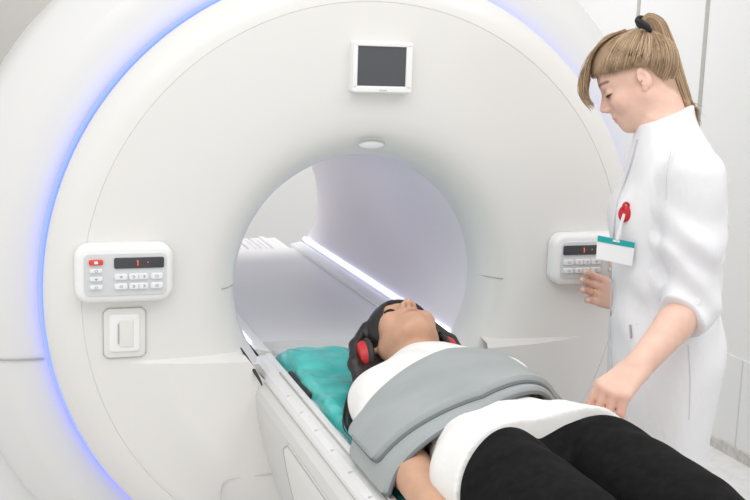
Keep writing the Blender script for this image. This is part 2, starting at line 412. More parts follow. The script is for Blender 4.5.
#SETTING
def quad(name, pts, m, kind='structure'):
    o = link(name, pts, [(0, 1, 2, 3)], m, smooth=False); o['kind'] = kind; return o
def slab(name, lo, hi, m):
    x0, y0, z0 = lo; x1, y1, z1 = hi
    V = [(x, y, z) for x in (x0, x1) for y in (y0, y1) for z in (z0, z1)]
    F = [(0, 1, 3, 2), (4, 6, 7, 5), (0, 4, 5, 1), (2, 3, 7, 6), (0, 2, 6, 4), (1, 5, 7, 3)]
    o = link(name, V, F, m, smooth=False); o['kind'] = 'structure'; return o
slab('floor', (-3.2, -3.4, -.06), (2.1, 3.0, 0), MT['floor'])
wx = 1.935
slab('wall_right', (wx, -3.4, 0), (wx+.12, 3.0, 2.9), MT['wall'])
slab('wall_back', (-.15, 2.75, 0), (wx, 2.87, 2.9), MT['wall'])
slab('wall_back_shaded', (-3.2, 2.70, 0), (-.15, 2.87, 2.9), MT['wallshade'])  # left part of the back wall, shade painted in as a darker tone
slab('trim_1', (wx-.008, -3.4, .035), (wx, 2.75, .40), MT['wains'])
slab('baseboard_right', (wx-.018, -3.4, 0), (wx, 2.75, .045), MT['skirt'])
for i, y in enumerate((1.985, 1.46)):
    slab('trim_%d' % (i+2), (wx-.002, y-.013, .40), (wx, y+.013, 2.9), MT['seam'])
slab('trim_4', (wx-.0095, 1.02, .045), (wx-.008, 1.026, .40), MT['softseam'])

#SCANNER
sc = tag(empty('mri_scanner', (0, .7, 0)), 'huge white ring-shaped MRI scanner with blue light around its round face', 'MRI scanner')
front = [(.300, .031), (.3005, .0), (.304, -.020), (.312, -.045), (.326, -.068), (.345, -.085), (.37, -.097), (.40, -.1045), (.46, -.1105), (.55, -.1135), (.640, -.1135),
         (.6490, -.1132), (.6494, -.1117), (.6504, -.1117), (.6508, -.1131), (.668, -.111), (.687, -.104), (.704, -.093), (.7165, -.077), (.7235, -.062), (.7265, -.046), (.7255, -.034), (.722, -.024), (.715, -.015), (.69, -.01)]
lathe(front, 200).build('front_cover', MT['plastic'], sc)
shell = [(.70, .012), (.724, .010), (.742, .004), (.765, .003), (.80, .006), (.834, .013), (.838, .0165), (.872, .046), (.900, .080), (.918, .115), (.928, .16), (.93, .25), (.93, 1.25), (.915, 1.36), (.87, 1.43), (.80, 1.47), (.34, 1.475), (.31, 1.47), (.30, 1.45)]
lathe(shell, 200).build('magnet_housing', MT['shell'], sc)
# housing foot below: the lower skirt of the magnet reaches the floor
mb = MB()
foot = [(-.80, 0), (-.86, .10), (-.90, .35), (-.925, .60), (-.93, .822), (.93, .822), (.925, .60), (.90, .35), (.86, .10), (.80, 0)]
extrude_y(foot, .13, 1.42, mb); fix_normals(mb.build('housing_skirt', MT['shell'], sc, smooth=False))
lathe([(.7495, -.001), (.7495, -.004)], 4).f  # keeps the helper honest for degenerate rings
# seam across the housing at its lower third, either side
for s_ in (-1, 1):
    P = []
    for R, y in ((.742, .001), (.765, .0), (.80, .003), (.834, .0105), (.838, .014), (.872, .0435), (.90, .077), (.918, .112), (.929, .16), (.932, .25), (.932, 1.2)):
        a = math.asin((.845-1.0-.22*max(0, 0))/R); P.append((s_*R*math.cos(a), y, .845))
    tube(P, .0022, n=6).build('housing_seam', MT['seam'], sc)
lathe([(.7235, -.004), (.7280, -.014), (.7330, -.013), (.7345, -.002), (.7235, -.004)], 200).build('light_ring', MT['blue'], sc)
lathe([(.300, .03), (.2995, .1), (.2995, 1.40), (.30, 1.45), (.31, 1.47)], 128).build('bore_liner', MT['bore'], sc)
# inside the bore: bridge plate, side ledges, light strips
zb = .800
mb = MB(); hw = math.sqrt(.2985**2-(1-zb)**2)
prof = [(-hw+.002, zb), (-.185, zb), (-.182, zb-.006), (-.178, zb-.006), (-.175, zb), (-.06, zb), (-.058, zb-.004), (-.054, zb-.004), (-.052, zb), (.055, zb), (.058, zb+.007), (.074, zb+.007), (.077, zb), (.105, zb), (.108, zb-.005), (.114, zb-.005), (.117, zb), (.150, zb), (.153, zb+.006), (.172, zb+.006), (.176, zb), (hw-.002, zb), (hw-.006, zb-.02), (-hw+.006, zb-.02)]
fix_normals(extrude_y(prof, .012, 1.78, mb).build('bore_bridge', MT['bridge'], sc, smooth=False))
mb = MB()
for x in (-.13, -.02, .035, .09, .135): rbox((x, .90, zb+.0006), (.0025, 1.70, .002), .0006).build('bridge_seam', MT['softseam'], sc)
for y in (.30, .62, 1.0): rbox((-.005, y, zb+.002), (.09, .10, .006), .002).build('bridge_plate', MT['bridge'], sc)
for s_ in (-1, 1):
    e0 = math.sqrt(.2985**2-.165**2); e1 = math.sqrt(.2985**2-.2**2)
    prof = [(s_*(e1-.002), zb+.0005), (s_*.200, zb+.0005), (s_*.203, zb+.024), (s_*.208, zb+.029), (s_*(e0-.006), .838), (s_*(e0-.002), .836)]
    fix_normals(extrude_y(prof, .012, 1.47, MB()).build('side_ledge', MT['rail'], sc, smooth=False))
    e2 = math.sqrt(.297**2-.155**2)
    prof = [(s_*(e2-.0005), .845), (s_*(e2-.004), .846), (s_*(e2-.002), .854), (s_*(e2+.004), .857)]
    fix_normals(extrude_y(prof, .03, 1.46, MB()).build('bore_light', MT['boreled'], sc, smooth=False))

a_ = math.radians(118); lathe_pts = [(.296*math.cos(a_+d), .296*math.sin(a_+d)+1) for d in (-.04, .04)]
pr = [lathe_pts[0], lathe_pts[1], (lathe_pts[1][0]*1.006, 1+(lathe_pts[1][1]-1)*1.006), (lathe_pts[0][0]*1.006, 1+(lathe_pts[0][1]-1)*1.006)]
fix_normals(extrude_y(pr, .06, 1.44, MB()).build('bore_light', MT['boreled'], sc, smooth=False))  # added strip, unseen at upper left, to brighten the bore walls
# lower cover standing proud of the face under a bright ledge
def lower(sgn):
    V = []; F = []; nx, nz = 36, 34
    zt = .862
    for j in range(nz+1):
        for i in range(nx+1):
            xo = .575
            t = i/nx; x = .20+(xo-.20)*t
            zb_ = 1-math.sqrt(max(.643**2-x*x, .001)); zz = zt-(zt-zb_)*(j/nz)**1.15 if j else zt
            xin = float(np.interp(zz, [.68, .80, .862], [.17, .266, .299]))
            xx = xin+(xo-xin)*t; zb_ = 1-math.sqrt(max(.643**2-xx*xx, .001))
            zz = zt-(zt-zb_)*(j/nz)**1.3
            sx = min(1, max(0, (xo-xx)/.24)); sx = sx*sx*(3-2*sx)
            d = .034*sx*(min(1, j/2.0) if j < 3 else 1)
            R = math.hypot(xx, zz-1); edge = min(1, max(0, (.643-R)/.14)); edge = edge*edge*(3-2*edge)
            d *= edge
            base = -.1138 if R > .5 else np.interp(R, [.30, .312, .326, .345, .37, .40, .46, .55], [-.02, -.045, -.068, -.085, -.097, -.1045, -.1105, -.1138])
            if j == 0: y = base+.004
            else: y = min(base, -.104)-d+.0012*(1-min(1, sx*12))-.0004
            V.append((sgn*xx, y, zz))
    for j in range(nz):
        for i in range(nx):
            a = j*(nx+1)+i; q = (a, a+1, a+nx+2, a+nx+1); F.append(q if sgn < 0 else q[::-1])
    o = link('lower_cover', V, F, MT['plastic'], sc)
    return fix_normals(o)
lower(-1); lower(1)
# outlined service panel low on the face, and short split lines by the bore
def outline(pts, r, m, name): tube(pts, r, n=6).build(name, m, sc)
P = [(-.352, -.1365, .40), (-.354, -.1395, .52), (-.351, -.141, .565), (-.340, -.143, .578), (-.32, -.145, .583), (-.24, -.1475, .586)]
outline(spline(P, 30), .0016, MT['softseam'], 'service_panel_seam')
for s_ in (-1, 1): outline([(s_*.306, -.022, 1.008), (s_*.314, -.049, 1.008), (s_*.328, -.0712, 1.008), (s_*.345, -.0862, 1.008)], .0014, MT['seam'], 'cover_seam')
# square recessed socket with inner plate
cx, cz = -.561, .926
plate((cx, -.1145, cz), .090, .110, .008, .014, .003).build('socket_frame', MT['plastic'], sc)
mb = MB(); tube([(cx+.0445*a+b_*0, -.1165, cz+.0545*b_) for a, b_ in ((-.8, 1), (.8, 1), (1, .85), (1, -.85), (.8, -1), (-.8, -1), (-1, -.85), (-1, .85), (-.8, 1))], .0014, mb, 6); sf = mb.build('socket_seam', MT['seam'], sc)
plate((cx, -.1195, cz), .066, .084, .006, .008, .004).build('socket_plate', MT['panel'], sc)
plate((cx+.003, -.123, cz), .030, .060, .003, .003, .0015).build('socket_insert', MT['plastic'], sc)
rbox((cx-.014, -.1245, cz), (.002, .002, .046), .0008).build('socket_slot', MT['seam'], sc)
# alignment window above the bore
mb = MB(); V = []; F = []; n = 24
for k in range(n): a = 2*PI*k/n; V.append((-.008+.031*math.cos(a), -.1005, 1.335+.010*math.sin(a)))
V.append((-.008, -.104, 1.335)); F = [(k, (k+1) % n, n) for k in range(n)]
mb.add(V, F); fix_normals(mb.build('alignment_window', MT['fascia'], sc))
mb = MB(); tube([(-.008+.031*math.cos(a), -.1025-.001*abs(math.sin(a)), 1.335+.0105*math.sin(a)) for a in np.linspace(0, PI, 16)], [.0008+.0016*math.sin(a) for a in np.linspace(0, PI, 16)], mb, 6); mb.build('window_lip', MT['seam'], sc)
# status monitor
mx, mz = .002, 1.507
mon = plate((mx, -.121, mz), .140, .115, .020, .008, .005).build('monitor', MT['panel'], sc)
mb = MB()
for dx, dz, w, h in ((0, .0505, .139, .010), (0, -.048, .139, .014), (-.064, .002, .011, .096), (.062, .002, .015, .096)): plate((mx+dx, -.1325, mz+dz), w, h, .008, .003, .002, mb=mb)
mb.build('bezel', MT['panel'], mon)
plate((mx-.001, -.1315, mz+.0025), .118, .090, .003, .002, .001).build('screen', MT['screen'], mon)
rbox((mx+.002, -.137, mz-.0495), (.018, .002, .004), .0008).build('monitor_badge', MT['fascia'], mon)
# control panels
def control_panel(px, pz, right):
    mir = -1 if right else 1; w, h, d = .205, .126, .034; yf = -.1135-d
    o = plate((px, -.1135-d/2, pz), w, h, d, .030, .014, 8).build('control_panel', MT['panel'], sc)
    plate((px+.001, yf-.001, pz-.001), w-.034, h-.036, .004, .012, .001).build('fascia', MT['fascia'], o)
    y1 = yf-.0045
    plate((px+mir*.029, y1, pz+.024), .104, .023, .003, .004, .001).build('display', MT['display'], o)
    mb = MB(); rbox((px+mir*.026, y1-.002, pz+.024), (.0022, .001, .012), .0004, mb=mb); rbox((px+mir*.026-.0015, y1-.002, pz+.0285), (.0018, .001, .0018), .0004, mb=mb)
    mb.build('display_digit', MT['digit'], o)
    rbox((px+mir*.026+.021, y1-.002, pz+.025), (.002, .001, .003), .0004).build('display_mark', MT['digit'], o)
    def btn(x, z, bw, bh, m, name, ic):
        x *= mir
        plate((px+x, y1-.001, pz+z), bw, bh, .006, min(bh, bw)*.32, .0018).build(name, MT[m], o)
        mb = MB(); yy = y1-.0043
        if ic == 'stop': plate((px+x, yy, pz+z), .008, .006, .0008, .0015, .0003, mb=mb)
        elif ic == 'pair':
            for q in (-.011, .011):
                for k, (a, b_) in enumerate(((0, .0022), (0, -.0022), (.002, 0))): rbox((px+x+q+a, yy, pz+z+b_), (.004, .0008, .0012), .0003, mb=mb)
            rbox((px+x, yy, pz+z), (.0007, .0008, bh*.8), .0002, mb=mb)
        elif ic == 'down':
            mb.add([(px+x-.004, yy, pz+z+.002), (px+x+.004, yy, pz+z+.002), (px+x, yy, pz+z-.003), (px+x-.004, yy+.001, pz+z+.002), (px+x+.004, yy+.001, pz+z+.002), (px+x, yy+.001, pz+z-.003)], [(0, 1, 2), (5, 4, 3), (0, 3, 4, 1), (1, 4, 5, 2), (2, 5, 3, 0)])
        else:
            tube([(px+x+.003*math.cos(a), yy, pz+z+.0025*math.sin(a)) for a in np.linspace(0, 2*PI, 13)], .0005, mb, 5)
        mb.build('button_icon', MT['card'] if ic == 'stop' else MT['icon'], o)
    btn(-.060, .027, .029, .011, 'red', 'stop_button', 'stop')
    for k in range(3): btn(-.060, .009-.0175*k, .026, .009, 'button', 'button', 'down' if k == 1 else 'ring')
    for z in (-.005, -.0255):
        btn(-.009, z, .027, .013, 'button', 'button', 'down' if z > -.01 else 'ring')
        btn(.0275, z, .040, .013, 'button', 'button', 'pair'); btn(.0655, z, .026, .013, 'button', 'button', 'ring')
    tag(o, 'control panel with hand on its buttons' if right else 'control panel above the square socket')
    return o
control_panel(-.562, 1.062, False); control_panel(.550, 1.062, True)

#TABLE
tb = tag(empty('patient_table', (0, -1.05, 0)), 'white scanner couch the patient lies on, running into the bore', 'patient table')
side = [(.243, .803), (.262, .800), (.272, .790), (.276, .770), (.273, .735), (.264, .69), (.250, .63), (.232, .57), (.212, .51), (.195, .46), (.185, .42)]
prof = [(-x, z) for x, z in side]+[(x, z) for x, z in reversed(side)]
fix_normals(extrude_y(prof, -2.02, -.13, MB(), ny=8).build('table_body', MT['tablep'], tb, smooth=False))
prof = [(-.15, .43), (.15, .43), (.17, .08), (.20, .03), (.20, 0), (-.20, 0), (-.20, .03), (-.17, .08)]
fix_normals(extrude_y(prof, -1.75, -.22, MB()).build('pedestal', MT['tablep'], tb, smooth=False))
for s_ in (-1, 1):   # side panels: raised slabs that follow the curved flank
    V = []; F = []; sd = np.array(side[3:9]); tt = np.linspace(0, 1, 14); L = np.linspace(0, 1, len(sd)); ny = 40
    for k in range(ny+1):
        y = -.415-1.5*k/ny; e = max(0, .035-(-.415-y)); inset = .035-math.sqrt(max(0, .035**2-e*e))
        for t in tt:
            t2 = .02+inset*3.2+(1-.02-inset*3.2)*t
            V.append((s_*(np.interp(t2, L, sd[:, 0])+.0045), y, np.interp(t2, L, sd[:, 1])))
    n = len(tt)
    nV = len(V); V += [(x-s_*.008, y, z) for x, y, z in V]
    for k in range(ny):
        for j in range(n-1): F.append((k*n+j, k*n+j+1, (k+1)*n+j+1, (k+1)*n+j))
    for j in range(n-1): F += [(j, j+1, nV+j+1, nV+j), (ny*n+j, ny*n+j+1, nV+ny*n+j+1, nV+ny*n+j)]
    for k in range(ny): F += [(k*n, (k+1)*n, nV+(k+1)*n, nV+k*n), (k*n+n-1, (k+1)*n+n-1, nV+(k+1)*n+n-1, nV+k*n+n-1)]
    fix_normals(link('side_panel', V, F, MT['plastic'], tb, smooth=False))
    tube([V[j] for j in range(n)][::-1]+[V[k*n] for k in range(0)], .0013, n=6).build('panel_seam', MT['seam'], tb)
    tube([V[k*n] for k in range(ny+1)], .0015, n=6).build('panel_seam', MT['seam'], tb)
top = [(-.246, .803), (-.246, .812), (-.238, .8145), (.238, .8145), (.246, .812), (.246, .803)]
fix_normals(extrude_y(top, -2.0, -.005, MB()).build('tabletop', MT['bridge'], tb, smooth=False))
for s_ in (-1, 1):
    pr = [(s_*.206, .8147), (s_*.208, .827), (s_*.213, .832), (s_*.222, .832), (s_*.226, .827), (s_*.240, .827), (s_*.252, .822), (s_*.256, .812), (s_*.256, .8035), (s_*.2465, .8035), (s_*.2465, .8147)]
    fix_normals(extrude_y(pr, -2.0, -.008, MB()).build('side_rail', MT['rail'], tb, smooth=False))
    rail_line = [(s_*.2265, y, .8285) for y in (-1.98, -.16)]
    tube(rail_line, .0018, n=6).build('rail_groove', MT['seam'], tb)
    for k in range(14):
        y = -.32-.11*k; rbox((s_*.2455, y, .8258), (.008, .003, .003), .0008).build('rail_mark', MT['softseam'], tb)
    rbox((s_*.200, -.235, .8215), (.010, .17, .014), .003).build('rail_slot', MT['rubber'], tb)
    pr = [(s_*.247, .803), (s_*.247, .8215), (s_*.262, .8215), (s_*.274, .812), (s_*.277, .80), (s_*.277, .79), (s_*.262, .79)]
    fix_normals(extrude_y(pr, -.06, .03, MB()).build('end_guide', MT['rail'], tb, smooth=False))
    if s_ > 0: continue
    P = spline([(s_*.3005, -.088, .8705), (s_*.292, -.112, .854), (s_*.281, -.136, .832), (s_*.272, -.153, .815), (s_*.266, -.160, .801)], 24)
    tube(P, [.0015+.0026*math.sin(PI*i/23) for i in range(24)], n=8).build('bumper_strip', MT['rubber'], tb)

# teal sheet on the couch
sh = []; sf_ = []; nx, ny = 70, 190
for j in range(ny+1):
    y = .0-1.2*j/ny
    for i in range(nx+1):
        t = -1+2*i/nx; x = .198*t
        hump = .022*math.exp(-((y+.10)/.10)**2)*(1-.45*math.exp(-(x/.09)**2)*math.exp(-((y+.30)/.16)**2))+.013*math.exp(-((y+.35)/.25)**2)*(.35+abs(t)**2)
        wr = .0045*math.sin(38*y+9*x+2.5*math.sin(14*x+3))*math.exp(-((y+.2)/.35)**2)+.003*math.sin(71*x-33*y+1.7*math.sin(40*y))+.0018*math.sin(120*y+60*x)
        top_ = .828+hump+wr
        edge = min(1, (1-abs(t))/.10); edge = math.sqrt(max(0, 1-(1-edge)**2)); ey = min(1, (-y)/.03, (y+1.2)/.03); ey = math.sqrt(max(0, 1-(1-ey)**2))
        e = min(edge, ey)
        yy = y-.012*math.cos(5*t)+.006*math.sin(11*t)
        sh.append((x+.004*math.sin(31*y)*(abs(t) > .97), yy, .8155+(top_-.8155)*e))
nb = len(sh)
for j in range(ny+1):
    for i in range(nx+1): x, y, z = sh[j*(nx+1)+i]; sh.append((x, y, .8152))
for j in range(ny):
    for i in range(nx):
        a = j*(nx+1)+i; sf_.append((a, a+1, a+nx+2, a+nx+1)); sf_.append((nb+a, nb+a+nx+1, nb+a+nx+2, nb+a+1))
for i in range(nx): sf_ += [(i, nb+i, nb+i+1, i+1), (ny*(nx+1)+i, ny*(nx+1)+i+1, nb+ny*(nx+1)+i+1, nb+ny*(nx+1)+i)]
for j in range(ny): a = j*(nx+1); b_ = a+nx; sf_ += [(a, a+nx+1, nb+a+nx+1, nb+a), (b_, nb+b_, nb+b_+nx+1, b_+nx+1)]
o = fix_normals(link('sheet', sh, sf_, MT['teal'])); tag(o, 'crumpled teal plastic sheet over a pad under the patient head and shoulders', 'sheet')

#PATIENT
pcx = .005
F = Field([(-.33, .004), (.33, None)], [(-2.06, .008), (-1.25, .004), (-.58, .003), (-.14, None)], [(.80, .003), (1.10, None)])
A2, B2 = np.array([1., 0]), np.array([0, 1.])
tors = [(-.455, (pcx, .902), .058, .046), (-.50, (pcx, .898), .110, .055), (-.55, (pcx, .890), .130, .062), (-.66, (pcx-.01, .886), .112, .062), (-.80, (pcx-.01, .884), .106, .060), (-.90, (pcx, .885), .115, .060), (-1.0, (pcx, .880), .125, .050), (-1.04, (pcx, .876), .11, .042)]
stors = [(-.462, (pcx, .902), .078, .064), (-.50, (pcx, .899), .128, .076), (-.545, (pcx, .895), .152, .083), (-.60, (pcx-.004, .890), .144, .080), (-.68, (pcx-.012, .885), .130, .076), (-.80, (pcx-.010, .884), .124, .076), (-.88, (pcx, .890), .142, .084), (-.96, (pcx, .891), .172, .092), (-1.02, (pcx, .890), .170, .090), (-1.20, (pcx, .884), .150, .060)]
F.loft(tors, 'y', A2, B2, .03, 2.3)
for s_ in (-1, 1): F.ell((pcx+s_*.066, -.64, .935), (.055, .06, .030), k=.03)
hp = Head((.004, -.335, .917), rot(-PI/2+.03, -PI/2-.10, -.06), 1.0)
F.cone((pcx, -.50, .898), hp.P(-.018, 0, -.02), .060, .053, .03)
hp.sculpt(F)
for s_ in (-1, 1):
    fx = -.016 if s_ > 0 else 0; fz = -.010 if s_ > 0 else 0
    el = (pcx+s_*.170+fx, -.79, .866+fz); wr = (pcx+s_*.200, -1.03, .862)
    F.chain([(pcx+s_*.145, -.56, .888), (pcx+s_*.158+fx, -.66, .876+fz), el], [.042, .039, .036], .015, .03)
    F.chain([el, (pcx+s_*.182+fx, -.87, .866+fz), wr], [.036, .036, .0255], .01)
    hand(F, wr, (s_*.02, -1, -.06), (s_*.35, 0, 1), -s_, [(.06, (.2, .3, .2)), (0, (.25, .35, .25)), (-.03, (.3, .4, .3)), (-.08, (.35, .4, .3))], [(.7, .6, -.1), (.9, .25, -.2), (1, .05, -.3)], .95)
    lg = [(pcx+s_*.084, -1.06, .884), (pcx+s_*.086, -1.47, .878), (pcx+s_*.082, -1.86, .862)]
    F.chain(lg, [.068, .050, .036], .02, .03)
    F.cone((lg[2][0], -1.87, .855), (lg[2][0]+s_*.02, -1.93, .95), .036, .028, .02)
F.cut((0, 0, .818), (0, 0, -1))
V, Q = F.mesh()
T = hp.tint(V, (.60, .355, .235), (.50, .19, .15), (.03, .02, .02), (.08, .045, .035), (.70, .38, .27))
pat = mesh_obj('person', V, Q, MT['skin2'], tint=T)
tag(pat, 'dark-haired woman lying on her back on the couch in white shirt and black trousers', 'person')
lashes(hp, pat, MT['tie'])
def legs(F, g, k):
    F.loft([(-.88, (pcx, .886), .130+g, .066+g), (-.945, (pcx, .890), .168+g, .085+g), (-.99, (pcx, .890), .170+g, .082+g), (-1.05, (pcx, .875), .120+g, .055+g)], 'y', A2, B2, .02, 2.4)
    for s_ in (-1, 1): F.chain([(pcx+s_*.092, -1.015, .893), (pcx+s_*.092, -1.25, .893), (pcx+s_*.091, -1.48, .884), (pcx+s_*.083, -1.87, .866)], [.088+g, .086+g, .066+g, .046+g], .003, k)
# shirt
F = Field([(-.33, .0045), (.33, None)], [(-1.2, .0045), (-.42, None)], [(.80, .004), (1.08, None)])
ts = stors
F.loft(ts, 'y', A2, B2, .02, 2.25)
for s_ in (-1, 1):
    F.ell((pcx-.006+s_*.062, -.625, .940), (.054, .066, .033), k=.04)
    fx = -.014 if s_ > 0 else 0; fz = -.009 if s_ > 0 else 0
    F.chain([(pcx+s_*.138+fx*.5, -.565, .888), (pcx+s_*.156+fx, -.66, .876+fz), (pcx+s_*.166+fx, -.745, .866+fz)], [.058, .050, .046], .02, .03)
def shirtw(X, Y, Z):
    return .0028*np.sin(46*Y+24*X+2*np.sin(25*X))*np.exp(-((Y+.55)/.08)**2)+.0022*np.sin(60*X+18*Y)*np.exp(-((Y+.90)/.06)**2)+.0007*np.sin(31*X-53*Y+40*Z)
legs(F, .006, .03); F.loft([(-.90, (pcx, .890), .115, .078), (-.97, (pcx, .892), .125, .0915), (-1.10, (pcx, .890), .120, .089)], 'y', A2, B2, .02, 4.)
F.warp(shirtw)
n_h = np.array([.42, -1., 1.15]); n_h /= np.linalg.norm(n_h)
F.cut((0, -.998, .985), (.267, -1, .297))
F.cut((0, 0, .8165), (0, 0, -1))
V, Q = F.mesh(); mesh_obj('shirt', V, Q, MT['shirt'], pat)
# trousers
F = Field([(-.26, .005), (.26, None)], [(-1.92, .008), (-1.4, .005), (-.92, None)], [(.805, .0045), (1.02, None)])
legs(F, 0, .008)
F.warp(lambda X, Y, Z: .0014*np.sin(70*Y+30*X)*np.exp(-((Y+1.08)/.08)**2)+.0008*np.sin(40*X-23*Y))
F.cut((0, 0, .8165), (0, 0, -1))
V, Q = F.mesh(); mesh_obj('trousers', V, Q, MT['pants'], pat)
for s_ in (-1, 1):
    F = Field([(s_*.1-.08, .005), (s_*.1+.08, None)], [(-2.03, .005), (-1.80, None)], [(.81, .005), (1.06, None)])
    F.cone((pcx+s_*.083, -1.87, .858), (pcx+s_*.105, -1.945, .985), .044, .036, .02); F.cut((0, 0, .8165), (0, 0, -1)); V, Q = F.mesh(); mesh_obj('shoe', V, Q, MT['tie'], pat)
# black hair: cap, fan over the sheet, loose strands
F = Field([(-.20, .003), (.16, None)], [(-.66, .003), (-.18, None)], [(.818, .003), (1.03, None)])
hp.e(F, (.004, 0, .036), (.100, .082, .076), .01)
for s_ in (-1, 1): F.chain([hp.P(.045, s_*.074, .045), hp.P(.012, s_*.108, .008), hp.P(-.02, s_*.122, -.035), hp.P(-.062, s_*.118, -.075)], [.010, .012, .013, .010], .01)
hp.e(F, (-.050, 0, -.01), (.055, .080, .07), .02)
for s_ in (-1, 1): hp.c(F, (-.015, s_*.073, .03), (-.05, s_*.085, -.08), .024, .022, .02)
F.cone((-.085, -.36, .86), (-.155, -.47, .842), .026, .012, .02); F.cone((-.155, -.47, .842), (-.176, -.55, .838), .012, .006, .01)
F.cone((.095, -.36, .86), (.13, -.45, .842), .026, .010, .02)
# open the face
hp.e(F, (.094, 0, -.040), (.088, .058, .090), .006, 's')
F.cut((0, 0, .8215), (0, 0, -1))
V, Q = F.mesh(); hair = mesh_obj('hair', V, Q, MT['black'], pat)
def strands(name, paths, rads, mats, idx, parent):
    V = []; Fc = []; mi = []; n0 = 0
    for p, r, i in zip(paths, rads, idx):
        p = np.asarray(p, float); n = len(p); t = np.gradient(p, axis=0); t /= np.linalg.norm(t, axis=1)[:, None]+1e-9
        a = np.cross(t, (.31, .2, .93)); a /= np.linalg.norm(a, axis=1)[:, None]+1e-9; b = np.cross(t, a)
        rr = np.full(n, r); rr[-3:] *= (.8, .55, .25); rr[:3] *= (.25, .55, .8)
        ring = np.stack([p+(a*math.cos(q)+b*math.sin(q))*rr[:, None] for q in (0, 2*PI/3, 4*PI/3)], 1).reshape(-1, 3); V.append(ring)
        k = np.arange(n-1)[:, None]*3+n0
        for j in range(3): Fc.append(np.hstack([k+j, k+(j+1) % 3, k+3+(j+1) % 3, k+3+j])); mi.append(np.full(n-1, i))
        n0 += 3*n
    o = mesh_obj(name, np.concatenate(V), np.concatenate(Fc), mats[0], parent)
    for m in mats[1:]: o.data.materials.append(m)
    o.data.polygons.foreach_set('material_index', np.concatenate(mi).astype(np.int32)); o['kind'] = 'stuff'
    return o
ps = []
for k in range(46):
    a = rng.uniform(-1, 1); q = rng.uniform(0, 1)
    p0 = np.array([-.085+.012*a, -.33-.05*q, .875+.01*a]); p1 = np.array([-.13+.02*a, -.43, .853+.004*q]); p2 = np.array([-.165+.022*a-.02*q, -.53-.05*q, .842]); p3 = np.array([-.178+.012*a-.015*q, -.60-.05*q, .839])
    ps.append(spline([p0, p1, p2, p3], 14))
strands('hair_strands', ps, [.0011]*len(ps), [MT['black']], [0]*len(ps), pat)
# headphones
hd = tag(empty('headphones', tuple(hp.P(0, 0, 0))), 'red headphones with a black band on the lying patient head', 'headphones')
for s_ in (-1, 1):
    mb = MB(); nrm = hp.R@np.array([0, s_, 0]); a1 = hp.R@np.array([1, 0, 0]); a2 = hp.R@np.array([0, 0, 1]); c0 = hp.P(-.010, s_*.092, -.004); V = []; FF = []; n = 28
    prf = [(.0, .022), (.016, .021), (.028, .016), (.033, .006), (.033, -.006), (.027, -.010)]
    for R, h in prf:
        for k in range(n): a = 2*PI*k/n; V.append(c0+nrm*h+(a1*math.cos(a)+a2*math.sin(a)*1.15)*max(R, .0005))
    for i in range(len(prf)-1):
        for k in range(n): FF.append((i*n+k, i*n+(k+1) % n, (i+1)*n+(k+1) % n, (i+1)*n+k))
    mb.add(V, FF); fix_normals(mb.build('ear_cup', MT['phone'], hd))
    mb = MB(); tube([c0-nrm*.006+(a1*math.cos(a)+a2*math.sin(a)*1.15)*.032 for a in np.linspace(0, 2*PI, 25)], .007, mb, 8); mb.build('ear_cushion', MT['rubber'], hd)
pts = [hp.P(-.012+(-.006)*math.sin(a), .108*math.cos(a), .006+.128*math.sin(a)) for a in np.linspace(0, PI, 24)]
tube(pts, .0075, n=8).build('headband', MT['rubber'], hd)

